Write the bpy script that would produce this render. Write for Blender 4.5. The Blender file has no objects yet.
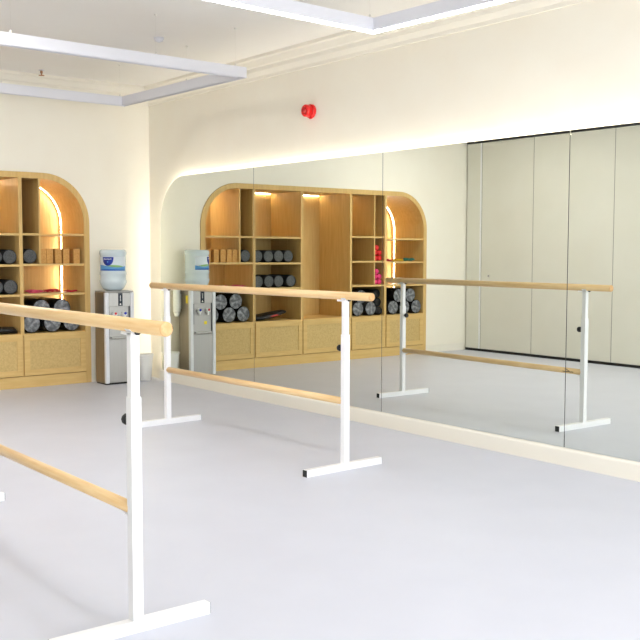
import bpy, bmesh, math, random
from mathutils import Vector, Matrix
random.seed(4)
PI = math.pi
S = bpy.context.scene
COL = S.collection

# ------------------------------------------------------------------ materials
def lin(r, g, b):
    f = lambda c: (c/12.92 if c <= .04045 else ((c+.055)/1.055)**2.4)
    return (f(r/255), f(g/255), f(b/255), 1)

def mat(name, col, rough=.5, metal=0, spec=.5, emit=None, estr=0, trans=0, ior=1.45):
    m = bpy.data.materials.new(name); m.use_nodes = True
    b = m.node_tree.nodes['Principled BSDF']
    b.inputs['Base Color'].default_value = col
    b.inputs['Roughness'].default_value = rough
    b.inputs['Metallic'].default_value = metal
    b.inputs['Specular IOR Level'].default_value = spec
    b.inputs['IOR'].default_value = ior
    b.inputs['Transmission Weight'].default_value = trans
    if emit:
        b.inputs['Emission Color'].default_value = emit
        b.inputs['Emission Strength'].default_value = estr
    return m

def noise_mat(name, c1, c2, scale=(1, 1, 1), nscale=5, detail=4, rough=.5, bump=0, dist=.01, spec=.5, metal=0,
              lo=.35, hi=.65, coat=0):
    m = mat(name, c1, rough, metal, spec)
    nt = m.node_tree; N = nt.nodes; L = nt.links; b = N['Principled BSDF']
    tc = N.new('ShaderNodeTexCoord'); mp = N.new('ShaderNodeMapping'); mp.inputs['Scale'].default_value = scale
    nz = N.new('ShaderNodeTexNoise'); nz.inputs['Scale'].default_value = nscale; nz.inputs['Detail'].default_value = detail
    rp = N.new('ShaderNodeValToRGB')
    rp.color_ramp.elements[0].position = lo; rp.color_ramp.elements[1].position = hi
    rp.color_ramp.elements[0].color = c1; rp.color_ramp.elements[1].color = c2
    L.new(tc.outputs['Object'], mp.inputs['Vector']); L.new(mp.outputs['Vector'], nz.inputs['Vector'])
    L.new(nz.outputs['Fac'], rp.inputs['Fac']); L.new(rp.outputs['Color'], b.inputs['Base Color'])
    if coat: b.inputs['Coat Weight'].default_value = coat; b.inputs['Coat Roughness'].default_value = .1
    if bump:
        bp = N.new('ShaderNodeBump'); bp.inputs['Strength'].default_value = bump; bp.inputs['Distance'].default_value = dist
        L.new(nz.outputs['Fac'], bp.inputs['Height']); L.new(bp.outputs['Normal'], b.inputs['Normal'])
    return m

def rattan_mat():
    m = mat('rattan', lin(205, 172, 105), .6, spec=.3)
    nt = m.node_tree; N = nt.nodes; L = nt.links; b = N['Principled BSDF']
    tc = N.new('ShaderNodeTexCoord')
    w1 = N.new('ShaderNodeTexWave'); w1.bands_direction = 'Y'; w1.inputs['Scale'].default_value = 26; w1.inputs['Distortion'].default_value = 1.2
    w2 = N.new('ShaderNodeTexWave'); w2.bands_direction = 'Z'; w2.inputs['Scale'].default_value = 26; w2.inputs['Distortion'].default_value = 1.2
    mx = N.new('ShaderNodeMath'); mx.operation = 'MULTIPLY'
    nz = N.new('ShaderNodeTexNoise'); nz.inputs['Scale'].default_value = 50; nz.inputs['Detail'].default_value = 3
    ad = N.new('ShaderNodeMath'); ad.operation = 'MULTIPLY_ADD'; ad.inputs[1].default_value = .7
    rp = N.new('ShaderNodeValToRGB')
    rp.color_ramp.elements[0].position = .2; rp.color_ramp.elements[1].position = .95
    rp.color_ramp.elements[0].color = lin(190, 158, 96); rp.color_ramp.elements[1].color = lin(224, 196, 136)
    for w in (w1, w2): L.new(tc.outputs['Object'], w.inputs['Vector'])
    L.new(tc.outputs['Object'], nz.inputs['Vector'])
    L.new(w1.outputs['Fac'], mx.inputs[0]); L.new(w2.outputs['Fac'], mx.inputs[1])
    L.new(mx.outputs[0], ad.inputs[0]); L.new(nz.outputs['Fac'], ad.inputs[2])
    L.new(ad.outputs[0], rp.inputs['Fac']); L.new(rp.outputs['Color'], b.inputs['Base Color'])
    bp = N.new('ShaderNodeBump'); bp.inputs['Strength'].default_value = .4; bp.inputs['Distance'].default_value = .003
    L.new(mx.outputs[0], bp.inputs['Height']); L.new(bp.outputs['Normal'], b.inputs['Normal'])
    return m

M = {}
M['wall'] = noise_mat('wall_paint', lin(249, 243, 228), lin(250, 245, 231), nscale=3, rough=.75, spec=.2)
M['ceiling'] = noise_mat('ceiling_paint', lin(248, 246, 241), lin(246, 243, 237), nscale=1.2, rough=.8, spec=.2)
M['trim'] = mat('trim_paint', lin(246, 241, 228), .55, spec=.3)
M['floor'] = noise_mat('grey_vinyl', lin(208, 210, 221), lin(211, 213, 224), nscale=2.5, rough=.42, spec=.35)
M['wood'] = noise_mat('oak_veneer', lin(213, 176, 110), lin(226, 192, 128), scale=(9, 9, .7), nscale=5, rough=.42, spec=.35, lo=.3, hi=.7)
M['wood_h'] = noise_mat('oak_veneer_shelf', lin(217, 181, 114), lin(228, 195, 130), scale=(9, .7, 9), nscale=5, rough=.42, spec=.35, lo=.3, hi=.7)
M['rail'] = noise_mat('beech_rail', lin(230, 190, 134), lin(243, 212, 162), scale=(1.1, 14, 14), nscale=4, rough=.3, spec=.45, lo=.3, hi=.7)
M['rail_end'] = noise_mat('beech_end_grain', lin(222, 172, 116), lin(236, 194, 140), nscale=60, rough=.5)
M['rattan'] = rattan_mat()
M['white_metal'] = mat('white_powder_coat', lin(248, 248, 250), .3, spec=.5)
M['black_rubber'] = mat('black_rubber', lin(38, 40, 42), .5)
M['black'] = mat('black_plastic', lin(24, 24, 26), .45)
M['mirror'] = mat('mirror_silver', (.82, .85, .80, 1), 0, 1)
M['mirror_edge'] = mat('mirror_edge', lin(70, 76, 74), .4, .0)
M['backing'] = mat('mirror_backing', lin(150, 152, 148), .7)
M['led_cove'] = mat('led_cove', (1, 1, 1, 1), emit=(1, .92, .76, 1), estr=11)
M['led_shelf'] = mat('led_shelf', (1, 1, 1, 1), emit=(1, .95, .88, 1), estr=14)
M['led_top'] = mat('led_shelf_top', (1, 1, 1, 1), emit=(1, .90, .74, 1), estr=20)
M['led_pendant'] = mat('led_pendant', (1, 1, 1, 1), emit=(.93, .95, 1, 1), estr=7.3)
M['fill_panel_glow'] = mat('fill_panel_glow', (1, 1, 1, 1), emit=(1, .98, .95, 1), estr=14)  # glow of the added, unseen ceiling fill panels
M['pendant_white'] = mat('pendant_profile', lin(224, 224, 230), .45)
M['diffuser_off'] = mat('diffuser_unlit', lin(222, 222, 224), .5)
M['steel'] = mat('steel_wire', lin(225, 222, 214), .5, .0)
M['partition'] = noise_mat('partition_laminate', lin(228, 226, 213), lin(231, 229, 217), nscale=2, rough=.55, spec=.3)
M['joint'] = mat('panel_joint', lin(120, 118, 106), .6)
M['roller'] = noise_mat('black_foam', lin(26, 27, 29), lin(40, 41, 43), nscale=160, rough=.75, spec=.2)
M['roller_end'] = noise_mat('speckled_foam_end', lin(76, 78, 79), lin(104, 106, 107), nscale=120, detail=2, rough=.75, spec=.3)
M['mat_body'] = mat('wrapped_mat_side', lin(20, 21, 23), .25, spec=.5)
M['mat_end'] = noise_mat('wrapped_mat_end_glints', lin(92, 95, 99), lin(158, 161, 166), scale=(1, 1, 1), nscale=26, detail=6, rough=.25, bump=.8, dist=.02, spec=.6, lo=.42, hi=.72)  # paler streaks in the colour imitate glints on the plastic wrap
M['cork'] = noise_mat('cork', lin(204, 150, 84), lin(222, 172, 104), nscale=90, rough=.8, spec=.2)
M['red'] = mat('red_vinyl', lin(222, 36, 40), .4)
M['pink'] = mat('pink_vinyl', lin(232, 60, 120), .4)
M['band_red'] = mat('red_band', lin(200, 38, 66), .5)
M['band_pink'] = mat('pink_band', lin(226, 92, 120), .5)
M['band_yellow'] = mat('yellow_band', lin(226, 184, 40), .5)
M['band_teal'] = mat('teal_band', lin(20, 128, 116), .5)
M['silver'] = noise_mat('silver_panel', lin(176, 174, 171), lin(179, 177, 174), scale=(20, 20, 1), nscale=4, rough=.36, metal=.5)
M['silver_side'] = noise_mat('silver_wood_reflection', lin(150, 140, 126), lin(162, 152, 138), scale=(20, 20, 1), nscale=4, rough=.28, metal=.7)  # brown reflection of the wood is put into this silver's colour
M['cool_trim'] = mat('cooler_white_trim', lin(236, 238, 242), .3)
M['cool_dark'] = mat('cooler_dark_gap', lin(104, 104, 106), .5)
M['display'] = mat('cooler_display', lin(44, 50, 60), .25)
M['white_plastic'] = mat('white_plastic', lin(244, 244, 242), .35)
M['tap_red'] = mat('tap_red', lin(214, 40, 44), .35)
M['tap_blue'] = mat('tap_blue', lin(40, 60, 190), .35)
M['yellow'] = mat('yellow_sticker', lin(240, 214, 30), .5)
M['bottle'] = mat('blue_bottle_plastic', lin(232, 246, 253), .12, trans=.25, ior=1.33)
M['lab_white'] = mat('label_white', lin(226, 236, 244), .4)
M['lab_blue'] = mat('label_blue', lin(30, 58, 160), .4)
M['lab_wave'] = mat('label_wave', lin(96, 160, 214), .4)
M['lab_green'] = mat('label_green', lin(150, 196, 130), .4)
M['bin'] = mat('bin_white', lin(240, 239, 234), .45)
M['alarm_red'] = mat('alarm_red', lin(226, 28, 26), .3)
M['alarm_lens'] = mat('alarm_lens', lin(196, 22, 30), .12, spec=.7)
M['ink'] = mat('logo_ink', lin(30, 24, 20), .6)

# ------------------------------------------------------------------ mesh helpers
class MB:
    def __init__(s): s.bm = bmesh.new(); s.mi = 0
    def _f(s, vs, smooth=False):
        try:
            f = s.bm.faces.new(vs); f.material_index = s.mi; f.smooth = smooth
        except ValueError: pass
    def box(s, x0, x1, y0, y1, z0, z1, bev=0):
        t = bmesh.new()
        v = [t.verts.new((x, y, z)) for x in (x0, x1) for y in (y0, y1) for z in (z0, z1)]
        for q in ((0,1,3,2), (4,6,7,5), (0,4,5,1), (2,3,7,6), (0,2,6,4), (1,5,7,3)): t.faces.new([v[i] for i in q])
        if bev: bmesh.ops.bevel(t, geom=t.edges[:], offset=bev, segments=2, profile=.5, affect='EDGES')
        bmesh.ops.recalc_face_normals(t, faces=t.faces[:])
        s._merge(t); return s
    def _merge(s, t, smooth=False):
        mp = {v: s.bm.verts.new(v.co) for v in t.verts}
        for f in t.faces: s._f([mp[v] for v in f.verts], smooth)
        t.free()
    def prism(s, poly, axis, a0, a1):
        """extrude a 2-D polygon along an axis: axis 'x' -> poly is (y,z); 'y' -> (x,z); 'z' -> (x,y)"""
        def P(u, v, a): return {'x': (a, u, v), 'y': (u, a, v), 'z': (u, v, a)}[axis]
        t = bmesh.new()
        A = [t.verts.new(P(u, v, a0)) for u, v in poly]; B = [t.verts.new(P(u, v, a1)) for u, v in poly]
        t.faces.new(A); t.faces.new(B[::-1])
        for i in range(len(poly)):
            j = (i+1) % len(poly); t.faces.new([A[i], B[i], B[j], A[j]])
        bmesh.ops.recalc_face_normals(t, faces=t.faces[:])
        s._merge(t); return s
    def lathe(s, prof, o=(0,0,0), d=(0,0,1), n=32, cap=True, smooth=True):
        """revolve (radius, height) pairs around axis d through o"""
        d = Vector(d).normalized(); q = d.to_track_quat('Z', 'Y'); o = Vector(o)
        t = bmesh.new(); R = []
        for r, h in prof:
            R.append([t.verts.new(o + q @ Vector((r*math.cos(2*PI*i/n), r*math.sin(2*PI*i/n), h))) for i in range(n)])
        for a, b in zip(R, R[1:]):
            for i in range(n): t.faces.new([a[i], a[(i+1) % n], b[(i+1) % n], b[i]])
        if cap: t.faces.new(R[0][::-1]); t.faces.new(R[-1])
        s._merge(t, smooth); return s
    def tube(s, a, b, r, n=20, cap=True):
        a = Vector(a); b = Vector(b); return s.lathe([(r, 0), (r, (b-a).length)], a, b-a, n, cap)
    def path(s, pts, r, n=8, flat=1):
        pts = [Vector(p) for p in pts]; R = []; t = bmesh.new()
        for i, p in enumerate(pts):
            d = (pts[min(i+1, len(pts)-1)] - pts[max(i-1, 0)]).normalized()
            up = Vector((0,0,1)) if abs(d.z) < .9 else Vector((1,0,0))
            u = d.cross(up).normalized(); w = u.cross(d)
            R.append([t.verts.new(p + r*(math.cos(2*PI*k/n)*u + flat*math.sin(2*PI*k/n)*w)) for k in range(n)])
        for a, b in zip(R, R[1:]):
            for k in range(n): t.faces.new([a[k], a[(k+1) % n], b[(k+1) % n], b[k]])
        t.faces.new(R[0][::-1]); t.faces.new(R[-1])
        bmesh.ops.recalc_face_normals(t, faces=t.faces[:])
        s._merge(t, True); return s
    def build(s, name, m, parent=None, kind=None):
        me = bpy.data.meshes.new(name); s.bm.to_mesh(me); s.bm.free()
        for x in (m if isinstance(m, (list, tuple)) else [m]): me.materials.append(x)
        o = bpy.data.objects.new(name, me); COL.objects.link(o)
        if parent: o.parent = parent
        if kind: o['kind'] = kind
        return o

def cyl_patch(r, a0, a1, zl, zh, c=(0, 0), n=24, th=.0006):
    """patch curved round a vertical axis; zl/zh give lower and upper height as functions of 0..1 across it"""
    mb = MB(); L = []
    for i in range(n+1):
        t = i/n; a = a0+(a1-a0)*t; row = []
        for rr in (r, r+th):
            for z in (zl(t), zh(t)): row.append(mb.bm.verts.new((c[0]+rr*math.cos(a), c[1]+rr*math.sin(a), z)))
        L.append(row)
    for a, b in zip(L, L[1:]):
        mb._f([a[2], b[2], b[3], a[3]], True); mb._f([b[0], a[0], a[1], b[1]], True)
        mb._f([a[1], a[3], b[3], b[1]]); mb._f([a[2], a[0], b[0], b[2]])
    mb._f([L[0][0], L[0][2], L[0][3], L[0][1]]); mb._f([L[-1][2], L[-1][0], L[-1][1], L[-1][3]])
    return mb

def tag(o, label, cat, group=None):
    o['label'] = label; o['category'] = cat
    if group: o['group'] = group
    return o
def thing(name, label, cat, loc=(0,0,0), rz=0, group=None):
    o = bpy.data.objects.new(name, None); COL.objects.link(o); o.empty_display_size = .1
    o.location = loc; o.rotation_euler = (0, 0, rz)
    return tag(o, label, cat, group)
def dup(root, loc, rot=(0,0,0), label=None, group=None):
    def rec(o, parent):
        c = o.copy(); COL.objects.link(c)
        if parent: c.parent = parent
        for ch in o.children: rec(ch, c)
        return c
    r = rec(root, None); r.location = loc; r.rotation_euler = rot
    if label: r['label'] = label
    if group: r['group'] = group
    return r
def struct(mb, name, m): return mb.build(name, m, None, 'structure')

# ------------------------------------------------------------------ room
H = 3.12            # ceiling
W = 4.99            # partition plane at y = -W
YR = .04            # wall behind the mirrors
XB = 13.2           # wall behind the viewer
XA = 8.3            # end of the partition, opening beyond
YA = -7.2
RO = .497           # outer radius of the arched shelving
YS0, YS1 = -.675, -4.219     # shelving edges
ZS = 2.162
NX = -.64

def arch(off=0, n=20, z0=0.0):
    """outline of the arched shelving from bottom at YS1 up and over to bottom at YS0, moved inwards by off"""
    r = RO-off; P = [(YS1+off, z0)]
    for i in range(n+1):
        a = PI - i*(PI/2)/n; P.append((YS1+RO+r*math.cos(a), ZS-RO+r*math.sin(a)))
    for i in range(n+1):
        a = PI/2 - i*(PI/2)/n; P.append((YS0-RO+r*math.cos(a), ZS-RO+r*math.sin(a)))
    P.append((YS0-off, z0)); return P

struct(MB().box(-.1, XB+.1, YA-.1, YR+.1, -.1, 0), 'floor', M['floor'])
struct(MB().box(-.1, XB+.1, YA-.1, YR+.1, H, H+.1), 'ceiling', M['ceiling'])
struct(MB().box(-.1, XB+.1, YR, YR+.1, 0, H), 'wall_right', M['wall'])
wl = [(-W-.1, 0)] + arch(-.002) + [(YR, 0), (YR, H), (-W-.1, H)]
struct(MB().prism(wl, 'x', -.8, 0), 'wall_left', M['wall'])
WY0, WY1, WZ0, WZ1 = -6.6, -.6, .35, 2.75
mb = MB(); mb.box(XB, XB+.15, YA, WY0, 0, H); mb.box(XB, XB+.15, WY1, YR, 0, H); mb.box(XB, XB+.15, WY0, WY1, 0, WZ0); mb.box(XB, XB+.15, WY0, WY1, WZ1, H)
struct(mb, 'wall_back', M['wall'])
mb = MB()
for k in range(5):
    y = WY0 + (WY1-WY0-.06)*k/4; mb.box(XB+.04, XB+.1, y, y+.06, WZ0, WZ1)
mb.box(XB+.04, XB+.1, WY0, WY1, WZ0, WZ0+.06); mb.box(XB+.04, XB+.1, WY0, WY1, WZ1-.06, WZ1)
struct(mb, 'added_window', M['white_metal'])  # unseen window, added behind the viewer to bring in more light
al_ = bpy.data.lights.new('window_fill_lamp', 'AREA'); al_.shape = 'RECTANGLE'; al_.size = WZ1-WZ0; al_.size_y = WY1-WY0; al_.energy = 150; al_.color = (.93, .96, 1)  # area lamp added out of view to brighten the room
ao = bpy.data.objects.new('window_fill_lamp', al_); COL.objects.link(ao); ao.location = (XB+.3, (WY0+WY1)/2, (WZ0+WZ1)/2); ao.rotation_euler = (0, PI/2, 0)
struct(MB().box(-.1, XA, -W-.35, -W-.16, 0, H), 'wall_rear', M['wall'])
struct(MB().box(XA-.12, XA, YA, -W-.35, 0, H), 'wall_return', M['wall'])
struct(MB().box(XA-.12, XB, YA-.1, YA, 0, H), 'wall_alcove', M['wall'])
# bulkhead above the partition track
struct(MB().box(0, XA, -W-.16, -W+.02, 2.9, H), 'trim_1', M['trim'])
# cornice
CP = [(0, 2.935), (.018, 2.935), (.022, 2.962), (.05, 3.0), (.056, 3.032), (.075, 3.04), (.105, 3.085), (.125, 3.095), (.128, H), (0, H)]
struct(MB().prism([(YR-d, z) for d, z in CP], 'x', 0, XB), 'trim_2', M['trim'])
struct(MB().prism([(d, z) for d, z in CP], 'y', -W+.02, YR), 'trim_3', M['trim'])
# plinth under the mirrors, rounded top front edge
pl = [(YR, 0), (-.022, 0), (-.022, .094)] + [(-.022+.02*(1-math.cos(a)), .094+.02*math.sin(a)) for a in (PI/8, PI/4, 3*PI/8, PI/2)] + [(YR, .114)]
struct(MB().prism(pl, 'x', .3, 7.375), 'baseboard_right', M['trim'])
struct(MB().box(0, .014, -W+.02, YS1-.004, 0, .1, .003), 'baseboard_left', M['trim'])

# ------------------------------------------------------------------ mirrors
XS = [.3, 2.056, 3.829, 5.602, 7.375]
ZB, ZT = .116, 2.147
RM = .5
names_m = ['leftmost wall mirror panel with a rounded top corner next to the room corner',
           'wall mirror panel second from the room corner, reflecting the middle of the wooden shelving',
           'wall mirror panel third from the room corner, reflecting shelf end and partition',
           'wall mirror panel at the right end, cut by the edge of the photo']
for i in range(4):
    x0, x1 = XS[i]+(.0027 if i else 0), XS[i+1]-.0027
    if i == 0:
        P = [(x0, ZB), (x1, ZB), (x1, ZT)] + [(x0+RM-RM*math.sin(a*PI/2/20), ZT-RM+RM*math.cos(a*PI/2/20)) for a in range(21)]
    else: P = [(x0, ZB), (x1, ZB), (x1, ZT), (x0, ZT)]
    mb = MB(); A = [mb.bm.verts.new((x, 0, z)) for x, z in P]; B = [mb.bm.verts.new((x, .006, z)) for x, z in P]
    mb._f(A); mb.mi = 1; mb._f(B[::-1])
    for k in range(len(P)):
        j = (k+1) % len(P); mb._f([B[k], B[j], A[j], A[k]])
    bmesh.ops.recalc_face_normals(mb.bm, faces=mb.bm.faces[:])
    root = mb.build('mirror_panel', [M['mirror'], M['mirror_edge']])
    tag(root, names_m[i], 'mirror', 'mirror panels along the wall')
    ins = .028
    b0 = XS[i]+(ins if i == 0 else 0); b1 = XS[i+1]-(ins if i == 3 else 0)
    rr = RM-ins
    if i == 0: Q = [(b0, ZB), (b1, ZB), (b1, ZT-ins)] + [(b0+rr-rr*math.sin(a*PI/2/20), ZT-ins-rr+rr*math.cos(a*PI/2/20)) for a in range(21)]
    else: Q = [(b0, ZB), (b1, ZB), (b1, ZT-ins), (b0, ZT-ins)]
    MB().prism(Q, 'y', .0065, YR-.001).build('backing_board', M['backing'], root)
    # led tape round the outer edge of the backing
    ED = Q[2:] + ([Q[0]] if i == 0 else [])
    mb = MB()
    for k in range(len(ED)-1):
        (xa, za), (xb, zb) = ED[k], ED[k+1]
        n = Vector((zb-za, 0, xa-xb)).normalized()
        if n.z < -.01: n = -n
        if n.z < .01: n = Vector((-1, 0, 0))
        if i == 0 and k == len(ED)-2: zb += .01
        o = n*.002
        mb._f([mb.bm.verts.new(Vector(c)+o) for c in ((xa, .010, za), (xb, .010, zb), (xb, .032, zb), (xa, .032, za))])
    mb.build('led_strip', M['led_cove'], root)

# ------------------------------------------------------------------ arched shelving
sh = thing('arched_shelving', 'built-in oak shelving with rounded top corners, rattan doors and glowing arch lights', 'shelving', (0, 0, 0))
FT = .058
fr = arch(0) + arch(FT)[::-1]
MB().prism(fr, 'x', NX, .014).build('frame', M['wood'], sh)
MB().prism(arch(FT-.004), 'x', NX, NX+.016).build('back_panel', M['wood'], sh)
XBK = NX+.016       # face of the back panel
YI0, YI1 = YS0-FT, YS1+FT
DV = dict(B=(-1.388, -1.424), C=(-2.095, -2.131), D=(-2.876, -2.910), F=(-3.462, -3.500))
ZD = .545           # deck
ZI = ZS-FT
for k in 'BCDF':
    b, a = DV[k]; MB().box(XBK, .004, a, b, .115, ZI).build('divider', M['wood'], sh)
MB().box(XBK, .002, -1.217, -1.199, 1.245, ZI).build('divider', M['wood'], sh)
MB().box(XBK, .002, -3.302, -3.284, .945, ZI).build('divider', M['wood'], sh)
bays = [(YI0, DV['B'][0]), (DV['B'][1], DV['C'][0]), (DV['C'][1], DV['D'][0]), (DV['D'][1], DV['F'][0]), (DV['F'][1], YI1)]
ST = .022
for i, (yr, yl) in enumerate(bays):
    MB().box(XBK, .004, yl, yr, ZD-.05, ZD).build('deck', M['wood_h'], sh)
    for z in {0: (1.555, 1.248, .948), 1: (1.552, 1.243, .942), 2: (), 3: (1.572, 1.256, .946), 4: (1.552, 1.246, .940)}[i]:
        MB().box(XBK, .0, yl, yr, z-ST, z).build('shelf', M['wood_h'], sh)
    # door with rattan inset
    d0, d1, dz0, dz1 = yl+.004 - (.014 if i < 4 else 0), yr-.004 + (.014 if i else 0), .122, .532
    st = .058
    mb = MB()
    mb.box(.005, .023, d0, d0+st, dz0, dz1, .0015); mb.box(.005, .023, d1-st, d1, dz0, dz1, .0015)
    mb.box(.005, .023, d0+st, d1-st, dz0, dz0+st, .0015); mb.box(.005, .023, d0+st, d1-st, dz1-st, dz1, .0015)
    dr = mb.build('door', M['wood_h'], sh)
    MB().box(.008, .014, d0+st-.004, d1-st+.004, dz0+st-.004, dz1-st+.004).build('rattan_panel', M['rattan'], dr)
MB().box(-.03, .012, YI1, YI0, 0, .114).build('plinth', M['wood_h'], sh)
# arch light: a led line round the inside of each end arch, close to the back
def arch_led(side):
    r = RO-FT-.003; cy = (YS0-RO) if side > 0 else (YS1+RO); P = [(YI0-.003 if side > 0 else YI1+.003, ZD+.002)]
    for i in range(25):
        a = (i/24)*PI/2; P.append((cy+side*r*math.cos(a), ZS-RO+r*math.sin(a)))
    mb = MB(); xa, xb = NX+.062, NX+.079
    Av = [mb.bm.verts.new((xa, y, z)) for y, z in P]; Bv = [mb.bm.verts.new((xb, y, z)) for y, z in P]
    for k in range(len(P)-1): mb._f([Av[k], Av[k+1], Bv[k+1], Bv[k]], True)
    return mb.build('arch_light', M['led_shelf'], sh)
arch_led(1); arch_led(-1)
for i, (yr, yl) in enumerate(bays):
    if i in (1, 2, 3): MB().box(XBK+.006, XBK+.014, yl+.02, yr-.02, ZI-.004, ZI-.0005).build('strip_light', M['led_top'], sh)

# ---- foam rollers -------------------------------------------------
def make_roll(name, r, length, m1, m2, label, cat, group, dish=.004):
    root = MB().lathe([(r-.006, -length), (r, -length+.006), (r, -.006), (r-.005, -.0005)], (0,0,0), (1,0,0), 36).build(name, m1)
    tag(root, label, cat, group)
    MB().lathe([(r-.0055, -.001), (r-.009, .002), (r*.6, .0015), (.012, .0012), (.002, .0012-dish*.2)], (0,0,0), (1,0,0), 36, True).build('end_face', m2, root)
    return root
RR = .074
ORD = ['nearest the cooler', 'second from the cooler', 'third from the cooler', 'farthest from the cooler']
roll0 = None
G1 = 'black foam rollers standing end-out on the shelves'
def place_roller(y, z, x, label):
    global roll0
    if roll0 is None: roll0 = make_roll('foam_roller', RR, .45, M['roller'], M['roller_end'], label, 'foam roller', G1); o = roll0
    else: o = dup(roll0, (0, 0, 0), label=label)
    o.location = (x, y, z+RR+.001); o.rotation_euler = (random.uniform(0, 6), 0, 0); return o
place_roller(-1.303, 1.248, -.03, 'single black foam roller in the narrow slot beside the row of cork blocks')
for k, y in enumerate((-1.499, -1.649, -1.80, -1.951)):
    place_roller(y, 1.243, (-.06, -.05, -.05, -.06)[k], 'black foam roller in the upper row of four, ' + ORD[k])
for k, y in enumerate((-1.499, -1.649, -1.80, -2.0)):
    place_roller(y, .942, (-.05, -.04, -.05, -.07)[k], 'black foam roller in the lower row of four, ' + ORD[k])

# ---- rolled mats in plastic ---------------------------------------
mat0 = None
G2 = 'rolled mats wrapped in clear plastic'
RM2 = .093
def place_mat(y, z, x, label):
    global mat0
    if mat0 is None: mat0 = make_roll('rolled_mat', RM2, .52, M['mat_body'], M['mat_end'], label, 'rolled mat', G2, .001); o = mat0
    else: o = dup(mat0, (0, 0, 0), label=label)
    o.location = (x, y, z); o.rotation_euler = (random.uniform(0, 6), 0, 0); return o
zb = ZD+RM2+.001
def up(dy): return zb + math.sqrt(max(0, (2*RM2+.001)**2 - dy*dy))
Y1 = (-.856, -1.076, -1.288)
for k, (y, w) in enumerate(zip(Y1, ('nearest the cooler', 'in the middle', 'farthest from the cooler'))):
    place_mat(y, zb, (-.05, -.03, -.05)[k], 'plastic-wrapped rolled mat in the bottom row below the cork bay, ' + w)
place_mat((Y1[0]+Y1[1])/2, up((Y1[1]-Y1[0])/2), -.04, 'plastic-wrapped rolled mat on top of the pile below the corks, on the cooler side')
place_mat((Y1[1]+Y1[2])/2, up((Y1[2]-Y1[1])/2), -.05, 'plastic-wrapped rolled mat on top of the pile below the corks, away from the cooler')
Y4 = (-3.03, -3.245)
for k, (y, w) in enumerate(zip(Y4, ('beside the tall bay', 'second from the tall bay'))):
    place_mat(y, zb, -.015, 'rolled mat under the red and pink weights, bottom row, ' + w)
place_mat((Y4[0]+Y4[1])/2, up((Y4[0]-Y4[1])/2), -.08, 'rolled mat lying on top of the pile under the red and pink weights')
thin = None
for k, w in enumerate(('lowest', 'middle one', 'topmost')):
    lb = 'thin black rolled mat under the pink weights against the thick upright, ' + w
    if thin is None:
        thin = make_roll('rolled_mat', .056, .5, M['mat_body'], M['mat_body'], lb, 'rolled mat', 'thin black rolled mats', .001); o = thin
    else: o = dup(thin, (0, 0, 0), label=lb)
    o.location = (-.03-.02*k, -3.4035, ZD+.057+.1125*k)
Y5 = (-3.635, -3.845, -4.055)
for k, (y, w) in enumerate(zip(Y5, ('nearest the weights', 'in the middle', 'at the far end'))):
    place_mat(y, zb, (-.01, -.015, -.01)[k], 'rolled mat in the bottom row under the coloured bands, ' + w)
place_mat((Y5[0]+Y5[1])/2, up((Y5[1]-Y5[0])/2), -.02, 'rolled mat on top of the pile under the coloured bands, on the weights side')
place_mat((Y5[1]+Y5[2])/2, up((Y5[2]-Y5[1])/2), -.015, 'rolled mat on top of the pile under the coloured bands, at the far end')

# ---- cork blocks --------------------------------------------------
blk = None
for k, y in enumerate((-.801, -.9135, -1.002, -1.086, -1.163)):
    lab = 'upright cork yoga block in the row of five, ' + ('first', 'second', 'third', 'fourth', 'last')[k] + ' from the cooler end'
    if blk is None:
        blk = MB().box(-.115, .115, -.035, .035, 0, .152, .004).build('yoga_block', M['cork']); o = tag(blk, lab, 'yoga block', 'cork yoga blocks in a row')
    else: o = dup(blk, (0, 0, 0), label=lab)
    o.location = (-.145-.006*(k % 2), y, 1.2485); o.rotation_euler = (0, 0, random.uniform(-.03, .03))

# ---- elastic bands ------------------------------------------------
def band_pile(name, m, y0, y1, z, xc, n, seed, lab, th=.008):
    rnd = random.Random(seed); mb = MB(); w = (y1-y0)
    for j in range(n):
        pts = []; ph = rnd.uniform(0, 6); cy = (y0+y1)/2+rnd.uniform(-.1, .1)*w; cx = xc+rnd.uniform(-.05, .05)
        ry = w*rnd.uniform(.30, .40); rx = rnd.uniform(.04, .08)
        for i in range(29):
            a = 2*PI*i/28; k = 1+.22*math.sin(3*a+ph)
            pts.append((cx+rx*k*math.sin(a), cy+ry*k*math.cos(a), z+.0065+.009*j+.004*(1+math.sin(2*a+ph))))
        mb.path(pts, th, 6, .55)
    return tag(mb.build(name, m), lab, 'exercise band', 'elastic exercise bands on the shelves')
band_pile('exercise_band', M['band_pink'], -1.37, -1.12, .948, -.12, 3, 1, 'pink elastic bands heaped on the shelf below the corks, away from the cooler')
band_pile('exercise_band', M['band_red'], -1.12, -.92, .948, -.13, 3, 2, 'red elastic bands heaped in the middle of the shelf below the corks')
band_pile('exercise_band', M['band_red'], -.92, -.76, .948, -.11, 2, 3, 'dark red elastic bands at the cooler end of the shelf below the corks')
band_pile('exercise_band', M['band_red'], -3.65, -3.54, 1.246, -.09, 3, 4, 'red elastic band on the end shelf beside the yellow one')
band_pile('exercise_band', M['band_yellow'], -3.86, -3.68, 1.246, -.09, 3, 5, 'yellow elastic band on the end shelf between red and teal')
band_pile('exercise_band', M['band_teal'], -4.07, -3.88, 1.246, -.09, 4, 6, 'teal elastic band at the far end of the end shelf')

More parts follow.
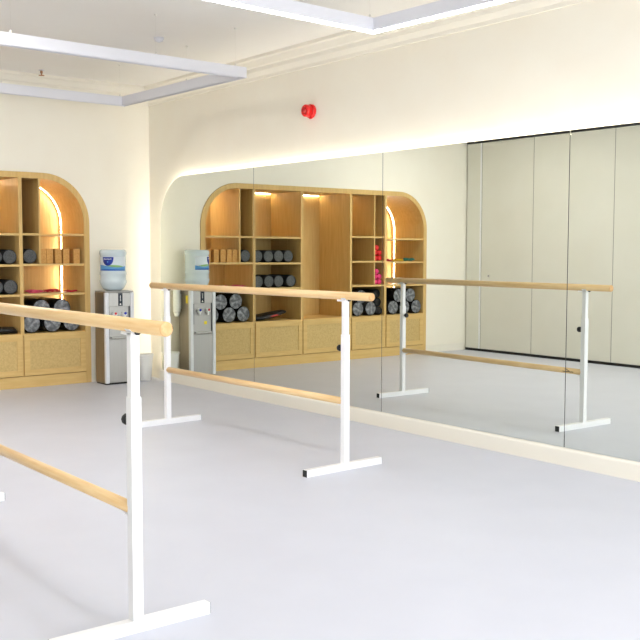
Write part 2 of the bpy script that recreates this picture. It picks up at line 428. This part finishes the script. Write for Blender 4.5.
# ---- dumbbells ----------------------------------------------------
def make_dumbbell(m, r, lab, grp):
    root = MB().lathe([(.014, -.06), (.014, .06)], (0,0,0), (1,0,0), 14).build('dumbbell', m); tag(root, lab, 'dumbbell', grp)
    for s in (-1, 1):
        MB().lathe([(r*.6, .058), (r*.93, .063), (r, .075), (r, .1), (r*.93, .112), (r*.6, .117)], (0,0,0), (s, 0, 0), 22).build('head', m, root)
    return root
for m, r, z, nm in ((M['red'], .034, 1.256, 'red'), (M['pink'], .034, .946, 'pink')):
    src = None; step = 2*r+.002
    spots = [(-3.34, 0, 'bottom layer, beside the thin upright'), (-3.34-step, 0, 'bottom layer, against the thick upright'),
             (-3.34, 1, 'middle layer, beside the thin upright'), (-3.34-step, 1, 'middle layer, against the thick upright'),
             (-3.34-.02, 2, 'top of the stack')]
    for y, lv, w in spots:
        lab = 'small %s dumbbell in the narrow slot, %s' % (nm, w)
        zz = z+r+.001 + lv*step - (.003 if lv == 2 else 0)
        if src is None: src = make_dumbbell(m, r, lab, nm+' dumbbells in the narrow slot'); o = src
        else: o = dup(src, (0, 0, 0), label=lab)
        o.location = (-.14, y, zz)

# ---- black strap bag in the open bay -------------------------------
mb = MB()
secs = [(-1.432, .02, .05, .02), (-1.46, .034, .07, .032), (-1.55, .036, .08, .034), (-1.64, .046, .08, .034), (-1.74, .062, .072, .034), (-1.84, .082, .06, .028), (-1.92, .096, .05, .022), (-1.965, .1, .02, .01)]
R = []
for y, zc, hx, hz in secs:
    R.append([mb.bm.verts.new((-.15+hx*1.6*math.copysign(abs(math.cos(a))**.7, math.cos(a)), y, ZD+max(.002, zc+hz*math.copysign(abs(math.sin(a))**.7, math.sin(a))))) for a in [2*PI*i/20 for i in range(20)]])
for a, b in zip(R, R[1:]):
    for k in range(20): mb._f([a[k], a[(k+1) % 20], b[(k+1) % 20], b[k]], True)
mb._f(R[0][::-1]); mb._f(R[-1]); bmesh.ops.recalc_face_normals(mb.bm, faces=mb.bm.faces[:])
bag = tag(mb.build('padded_strap', M['black']), 'black padded strap with a red patch lying in the bay with the foam rollers', 'strap')
mb = MB(); pts = [(-1.66, .056), (-1.69, .064), (-1.74, .072), (-1.77, .074), (-1.775, .062), (-1.74, .054), (-1.69, .048)]
mb.prism([(y, ZD+z) for y, z in pts], 'x', -.15+.085, -.15+.128).build('patch', mat('red_patch', lin(200, 70, 58), .6), bag)

# ------------------------------------------------------------------ water cooler
CX0, CX1, CY0, CY1 = .09, .34, -.662, -.338
cool = thing('water_cooler', 'silver floor-standing water cooler with hot and cold taps beside the shelving', 'water cooler', (0, 0, 0))
MB().box(CX0, CX1-.03, CY0, CY1, .012, .952, .006).build('body', M['silver_side'], cool)
MB().box(CX0+.01, CX1-.02, CY0+.008, CY1-.008, 0, .014).build('base', M['black'], cool)
MB().box(CX0, CX1-.005, CY0+.002, CY1-.002, .952, .966, .005).build('top_cover', M['silver'], cool)
for y0, y1 in ((CY0-.001, CY0+.04), (CY1-.04, CY1+.001)):
    MB().box(CX1-.045, CX1, y0, y1, .014, .951, .008).build('edge_trim', M['cool_trim'], cool)
fy0, fy1 = CY0+.04, CY1-.04
MB().box(CX1-.032, CX1-.006, fy0, fy1, .02, .47, .003).build('lower_panel', M['silver'], cool)
MB().box(CX1-.032, CX1-.004, fy0, fy1, .808, .950, .003).build('upper_panel', M['silver'], cool)
MB().box(CX1-.032, CX1-.024, fy0, fy1, .475, .806).build('tap_recess', M['silver'], cool)
MB().box(CX1-.03, CX1-.008, fy0, fy0+.006, .475, .806).build('recess_side', M['cool_dark'], cool); MB().box(CX1-.03, CX1-.008, fy1-.012, fy1, .58, .806).build('recess_side', M['cool_dark'], cool)
MB().box(CX1-.03, CX1+.02, fy0+.02, fy1-.02, .478, .498, .004).build('drip_tray', M['silver'], cool)
dsp = MB().box(CX1-.006, CX1-.0015, -.518, -.468, .813, .946, .001).build('display', M['display'], cool)
mb = MB(); mb.prism([(-.502, .824), (-.484, .824), (-.493, .844)], 'x', CX1-.0014, CX1-.0009); mb.box(CX1-.0014, CX1-.0009, -.495, -.491, .862, .92); mb.build('mark', M['white_plastic'], dsp)
for y, m, lab in ((-.560, M['tap_red'], 'white tap with a red button'), (-.450, M['tap_blue'], 'white tap with a blue button')):
    mb = MB(); mb.lathe([(.022, 0), (.026, .012), (.026, .034), (.02, .046)], (CX1-.026, y, .727), (1, 0, 0), 20)
    mb.lathe([(.011, 0), (.014, .02), (.014, .05)], (CX1+.005, y, .679), (0, 0, 1), 16)
    t = mb.build('tap', M['white_plastic'], cool); t['label'] = lab
    MB().lathe([(.013, 0), (.013, .01), (.009, .014)], (CX1+.019, y, .735), (1, 0, .35), 16).build('button', m, t)
    
st = MB().box(CX1-.0235, CX1-.022, -.560, -.525, .575, .61).build('sticker', M['yellow'], cool); st['label'] = 'yellow square sticker'
st = MB().box(.245, .285, CY1+.0005, CY1+.002, .81, .895).build('sticker', M['yellow'], cool); st['label'] = 'yellow upright sticker'

# cup dispenser on the cooler's side
cd = thing('cup_dispenser', 'white paper cup dispenser tube on the side of the cooler, seen in the mirror', 'cup dispenser', (.125, CY1+.045, .66))
MB().lathe([(.034, .04), (.041, .06), (.041, .29), (.036, .302), (.012, .308)], n=28).build('tube', M['white_plastic'], cd)
MB().lathe([(.022, 0), (.026, .01), (.034, .04)], n=28).build('outlet', M['white_plastic'], cd)
MB().box(-.02, .02, -.0445, -.039, .08, .25, .001).build('bracket', M['white_plastic'], cd)

# water bottle
bx, by = .205, -.505
bt = thing('water_bottle', 'large pale blue water bottle with a printed label upside down on the cooler', 'water bottle', (bx, by, .966))
BR = .134
prof = [(.05, .001), (.085, .007), (.106, .022), (.121, .044), (.130, .064), (BR+.002, .078), (BR+.002, .098), (BR-.004, .106), (BR-.004, .148), (BR+.002, .156), (BR+.002, .176), (BR-.003, .184), (BR-.003, .338), (BR+.003, .348), (BR+.003, .372), (BR-.004, .386), (.118, .392), (.05, .388)]
MB().lathe(prof, n=48).build('bottle', M['bottle'], bt)
MB().lathe([(.08, .0005), (.08, .01), (.064, .016)], n=32).build('collar', M['silver'], bt)
R_ = BR-.0025; a0, a1 = math.radians(-105), math.radians(40)
bt.scale = (1, 1, 1.088)
lab = cyl_patch(R_, a0, a1, lambda t: .192, lambda t: .326, n=40).build('label', M['lab_white'], bt)
wave = lambda t: .236+.012*math.sin(5.2*t+1.2)
cyl_patch(R_+.0008, a0, a1, lambda t: .193, wave, n=40).build('wave', M['lab_wave'], lab)
cyl_patch(R_+.0016, a0, a1, lambda t: .193, lambda t: .204+.006*math.sin(4*t), n=40).build('band', mat('label_mid_blue', lin(44, 104, 190), .4), lab)
cyl_patch(R_+.0008, math.radians(-55), math.radians(25), lambda t: wave(.34+.55*t)+.001, lambda t: wave(.34+.55*t)+.002+.02*math.sin(PI*t), n=24).build('hills', M['lab_green'], lab)
e0, e1 = math.radians(-76), math.radians(-24)
shl = cyl_patch(R_+.0016, e0, e1, lambda t: .314-.068*math.sqrt(max(0, 1-(2*t-1)**2))-.006, lambda t: .322, n=24).build('emblem', M['lab_blue'], lab)
# small pale lettering strokes across the shield
for a, b, z0, z1 in ((-70, -64, .298, .308), (-62, -56, .297, .306), (-54, -49, .299, .307), (-47, -41, .298, .306), (-39, -33, .3, .307)):
    cyl_patch(R_+.0026, math.radians(a), math.radians(b), lambda t: z0, lambda t: z1, n=4).build('lettering', M['lab_white'], shl)
cyl_patch(R_+.0026, math.radians(-53), math.radians(-47), lambda t: .266+.01*abs(2*t-1), lambda t: .282, n=6).build('drop', M['lab_wave'], shl)

# waste bin
wb = thing('waste_bin', 'small white tapered waste bin in the room corner by the cooler', 'bin', (.21, -.16, 0))
MB().lathe([(.068, 0), (.074, .004), (.096, .268), (.098, .28), (.092, .28), (.089, .268), (.068, .012), (.0, .010)], n=36, cap=False).build('bucket', M['bin'], wb)
MB().lathe([(.096, .262), (.102, .264), (.103, .276), (.1, .282), (.093, .281), (.0925, .268)], n=36, cap=False).build('rim', M['bin'], wb)

# ------------------------------------------------------------------ ballet barres
SP = 2.14
def make_barre(label):
    """origin on the floor under the near post; the barre runs towards -x"""
    root = thing('ballet_barre', label, 'ballet barre', group='freestanding ballet barres')
    up_ = MB(); up_.tube((-SP-.23, 0, 1.102), (.24, 0, 1.102), .0255, 28)
    o = up_.build('top_rail', M['rail'], root)
    for x, s in ((.24, 1), (-SP-.23, -1)):
        MB().lathe([(.0253, -.001), (.0245, .002), (.0225, .0035), (.0, .0036)], (x, 0, 1.102), (s, 0, 0), 28, False).build('end_cap', M['rail_end'], o)
    lo = MB(); lo.tube((-SP+.016, 0, .437), (-.016, 0, .437), .0225, 28)
    low = lo.build('lower_rail', M['rail'], root)
    # dark scripted maker's mark on the side of the lower rail
    def ink(pts, w=.0016):
        mb = MB(); P = []
        for x, v in pts:
            a = v/.0225; P.append((x-.16, .0229*math.cos(a), .437+.0229*math.sin(a)))
        mb.path(P, w, 6); return mb
    ink([(.075, -.006), (.06, -.004), (.045, -.007), (.03, -.003), (.015, -.006), (0, -.004), (-.015, -.008), (-.03, -.005)], .0028).build('script_mark', M['ink'], low)
    ink([(.035, .0), (.022, .004), (.01, .011), (.0, .014), (-.012, .012)], .0024).build('swoosh_mark', M['ink'], low)
    for i, x in enumerate((0, -SP)):
        s = 1 if i == 0 else -1
        MB().box(x-.0205, x+.0205, -.0205, .0205, .044, .86, .002).build('post', M['white_metal'], root)
        MB().box(x-.017, x+.017, -.017, .017, .8, 1.076, .002).build('inner_post', M['white_metal'], root)
        mb = MB(); mb.box(x-.062, x+.02, -.017, .017, 1.066, 1.0775, .002)
        pr = [(.0275*math.cos(a), 1.102+.0275*math.sin(a)) for a in [PI+PI*.18+i2*(PI*.64)/10 for i2 in range(11)]] + [(.0245*math.cos(a), 1.102+.0245*math.sin(a)) for a in [2*PI-PI*.18-i2*(PI*.64)/10 for i2 in range(11)]]
        mb.prism(pr, 'x', x-.02, x+.02); mb.build('saddle', M['white_metal'], root)
        mb = MB(); mb.box(x-s*.06 if s > 0 else x+.018, x-.018 if s > 0 else x+.06, -.012, .012, .408, .413, .001); mb.build('rail_bracket', M['white_metal'], root)
        ft = MB().box(x-.021, x+.021, -.325, .303, 0, .045, .002).build('foot', M['white_metal'], root)
        for y, d in ((-.325, -1), (.303, 1)):
            MB().box(x-.0195, x+.0195, min(y-d*.004, y+d*.003), max(y-d*.004, y+d*.003), .0015, .0435, .002).build('end_plug', M['black_rubber'], ft)
        # locking knob on the face towards the middle of the barre
        mb = MB(); mb.lathe([(.006, 0), (.006, .014), (.012, .015), (.013, .02)], (x-s*.0205, 0, .772), (-s, 0, 0), 16)
        kp = []
        mb.lathe([(.012, .018), (.020, .021), (.0215, .026), (.0215, .036), (.019, .041), (.01, .042)], (x-s*.0205, 0, .772), (-s, 0, 0), 10, smooth=False)
        mb.build('knob', M['black'], root)
        MB().lathe([(.011, 0), (.011, .006), (.006, .011)], (x+.036, 0, 1.0795), (0, 0, -1), 12).build('screw', M['black'], root)
    return root
b2 = make_barre('freestanding ballet barre standing in the room close in front of the mirrors')
b2.location = (4.842, -1.213, 0); b2.rotation_euler = (0, 0, math.atan2(-1.213+1.2765, 2.121))
b1 = dup(b2, (6.405, -3.494, 0), (0, 0, 0), 'freestanding ballet barre nearest the viewer, cut by the left edge of the photo')
for c in b1.children:            # set one notch higher
    if c.name.split('.')[0] in ('top_rail', 'inner_post', 'saddle', 'screw', 'lower_rail', 'rail_bracket'): c.location.z += .015

# ------------------------------------------------------------------ pendant lights
def pendant(x0, x1, y0, y1, zb, lit, label, rz=0, pivot=None):
    root = thing('pendant_light', label, 'pendant light', ((x0+x1)/2, (y0+y1)/2, zb), group='rectangular pendant frames')
    if pivot:
        root.rotation_euler.z = rz; root.location = Vector(pivot) + Matrix.Rotation(rz, 3, 'Z') @ (root.location-Vector(pivot))
    hx, hy = (x1-x0)/2, (y1-y0)/2; w, h = .055, .082
    def ring(mb, hx, hy, w, z0, z1, inset=0):
        o = [(-hx, -hy), (hx, -hy), (hx, hy), (-hx, hy)]; i = [(-hx+w, -hy+w), (hx-w, -hy+w), (hx-w, hy-w), (-hx+w, hy-w)]
        V = lambda P, z: [mb.bm.verts.new((x, y, z)) for x, y in P]
        a, b, c, d = V(o, z0), V(i, z0), V(o, z1), V(i, z1)
        for k in range(4):
            j = (k+1) % 4
            mb._f([a[k], a[j], c[j], c[k]]); mb._f([b[j], b[k], d[k], d[j]]); mb._f([a[j], a[k], b[k], b[j]]); mb._f([c[k], c[j], d[j], d[k]])
    mb = MB(); 
    if lit: ring(mb, hx, hy, w, .003, h)
    else:
        ring(mb, hx, hy, w, .03, h); ring(mb, hx, hy, .0035, 0, .0305); ring(mb, hx-w+.0035, hy-w+.0035, .0035, 0, .0305)
    mb.build('profile', M['pendant_white'], root)
    mb = MB(); ring(mb, hx-.004, hy-.004, w-.008, *((-.0015, .0028) if lit else (.026, .0295))); mb.build('diffuser', M['led_pendant'] if lit else M['diffuser_off'], root)
    for x, y in [(hx-w/2, hy-q) for q in (.09, .8, 1.9)] + [(-hx+w/2, hy-q) for q in (.06, 1.2, 2.1)] + [(.15, hy-w/2)]:
        if 1:
            mb = MB(); mb.tube((x, y, h), (x, y, h+.022), .006, 10); mb.tube((x, y, h+.02), (x, y, H-zb-.012), .0005, 6); mb.build('cable', M['steel'], root)
            MB().lathe([(.010, 0), (.010, .011)], (x, y, H-zb-.0125), (0, 0, 1), 14).build('ceiling_cup', M['ceiling'], root)
    return root
pendant(1.04, 3.04, -2.93, -.735, 2.74, False, 'white rectangular pendant frame hanging above the shelving end, its underside not glowing', .022, (3.04, -.735, 2.74))
pendant(4.84, 6.9, -3.2, -.99, 2.74, True, 'glowing white rectangular pendant frame at the top edge, its corner above the mirrors', .04, (4.84, -.99, 2.74))
pendant(8.7, 10.7, -3.2, -.99, 2.74, True, 'added unseen glowing rectangular pendant frame above the viewer')  # unseen frame added for extra brightness near the viewer

# glowing ceiling panels added out of view to brighten the far end
pl0 = None
for k, x in enumerate((1.6, 3.7)):
    lb = 'added square ceiling fill panel out of view, %s from the shelving' % ('first', 'second')[k]
    if pl0 is None:
        pl0 = thing('fill_panel', lb, 'fill light', (x, -3.36, H), 0, 'added ceiling fill panels by the partition'); o = pl0
        mb = MB()
        for a in ((-.3, -.28, -.3, .3), (.28, .3, -.3, .3), (-.28, .28, -.3, -.28), (-.28, .28, .28, .3)): mb.box(*a, -.012, -.0003)
        mb.build('frame', M['pendant_white'], pl0)
        MB().box(-.28, .28, -.28, .28, -.008, -.002).build('diffuser', M['fill_panel_glow'], pl0)
    else: o = dup(pl0, (x, -3.36, H), label=lb)

# ------------------------------------------------------------------ alarm sounder
al = thing('alarm_sounder', 'round red fire alarm sounder on the cream wall above the mirrors', 'alarm', (2.88, YR+.001, 2.566))
MB().lathe([(.056, 0), (.058, .004), (.058, .03), (.05, .034)], (0,0,0), (0,-1,0), 32).build('base', M['alarm_red'], al)
MB().lathe([(.047, .032), (.052, .04), (.052, .075), (.046, .084), (.03, .087), (.028, .080)], (0,0,0), (0,-1,0), 32).build('horn', M['alarm_red'], al)
MB().lathe([(.027, .079), (.027, .092), (.018, .1), (.004, .102)], (0,0,0), (0,-1,0), 24).build('lens', M['alarm_lens'], al)
MB().box(.02, .05, -.05, -.034, -.07, -.052, .003).build('cable_gland', M['alarm_red'], al)

# ceiling fittings
def puck(x, y, r, lab, name='smoke_detector', cat='detector'):
    root = MB().lathe([(r, 0), (r, .012), (r*.8, .03), (r*.3, .034)], (0,0,0), (0,0,-1), 24).build(name, M['pendant_white'])
    root.location = (x, y, H-.0005); tag(root, lab, cat)
    MB().lathe([(r*.28, .033), (r*.28, .04), (r*.1, .042)], (0,0,0), (0,0,-1), 14).build('sensor', M['diffuser_off'], root); return root
puck(2.33, -1.12, .04, 'small round white smoke detector on the ceiling beyond the front pendant bar')
sp = thing('sprinkler', 'small bronze sprinkler head on the ceiling seen through the pendant frame at the left', 'sprinkler', (.34, -1.3, H))
mb = MB(); mb.lathe([(.012, 0), (.012, .03), (.006, .036), (.006, .05)], (0,0,0), (0,0,-1), 14); mb.build('body', mat('bronze', lin(176, 128, 88), .4, .5), sp)
MB().lathe([(.028, .05), (.028, .054)], (0,0,0), (0,0,-1), 16).build('deflector', bpy.data.materials['bronze'], sp)
MB().lathe([(.03, 0), (.026, .006)], (0,0,0), (0,0,-1), 18).build('escutcheon', M['pendant_white'], sp)

# ------------------------------------------------------------------ sliding partition opposite the mirrors
pt = thing('sliding_partition', 'cream panelled sliding partition across the room, seen reflected in the mirrors', 'partition', (0, 0, 0))
xs = [.02, .295, 1.19, 2.425, 3.66, 4.895, 6.13, 7.365, XA]
for k in range(len(xs)-1):
    x0, x1 = xs[k]+.004, xs[k+1]-.004
    p = MB().box(x0, x1, -W-.1, -W, .035, 2.862, .002).build('panel', M['partition'], pt)
    mb = MB(); mb.box(xs[k+1]-.005, xs[k+1]+.005, -W-.1, -W-.004, .035, 2.862); mb.build('joint_seal', M['joint'], pt)
    if k == 0: MB().box(xs[1]-.03, xs[1]-.006, -W-.002, -W+.006, .035, 2.862, .001).build('edge_profile', M['white_metal'], p)
    if k == 1:
        MB().lathe([(.024, 0), (.024, .004), (.014, .006)], (.436, -W, 1.045), (0, 1, 0), 20).build('lock', M['steel'], p)
        MB().lathe([(.008, .005), (.008, .008)], (.436, -W, 1.045), (0, 1, 0), 12).build('keyhole', M['black'], p)
MB().box(.02, XA, -W-.11, -W+.012, 2.865, 2.899).build('track', M['black'], pt)
MB().box(.02, XA, -W-.1, -W+.004, .0, .034).build('floor_seal', M['black'], pt)

# ------------------------------------------------------------------ camera (solved from the photo's vanishing points and mirror reflections)
yaw, pit, rol = map(math.radians, (38.213907, -4.022619, .100976))
fw = Vector((-math.cos(yaw)*math.cos(pit), math.sin(yaw)*math.cos(pit), math.sin(pit)))
rt = fw.cross(Vector((0, 0, 1))).normalized(); upv = rt.cross(fw)
r2 = math.cos(rol)*rt + math.sin(rol)*upv; u2 = -math.sin(rol)*rt + math.cos(rol)*upv
cd_ = bpy.data.cameras.new('camera'); cam = bpy.data.objects.new('camera', cd_); COL.objects.link(cam)
cam.matrix_world = Matrix.Translation((9.54476, -5.11789, 1.38)) @ Matrix((r2, u2, -fw)).transposed().to_4x4()
cd_.sensor_width = 36; cd_.lens = 978.521/640*36; cd_.clip_start = .05
S.camera = cam

w = bpy.data.worlds.new('world'); S.world = w; w.use_nodes = True
w.node_tree.nodes['Background'].inputs['Color'].default_value = (.8, .87, 1, 1)
w.node_tree.nodes['Background'].inputs['Strength'].default_value = .3
S.view_settings.view_transform = 'Standard'; S.view_settings.look = 'None'
S.view_settings.gamma = 1; S.view_settings.use_curve_mapping = False
S.view_settings.exposure = 1.2
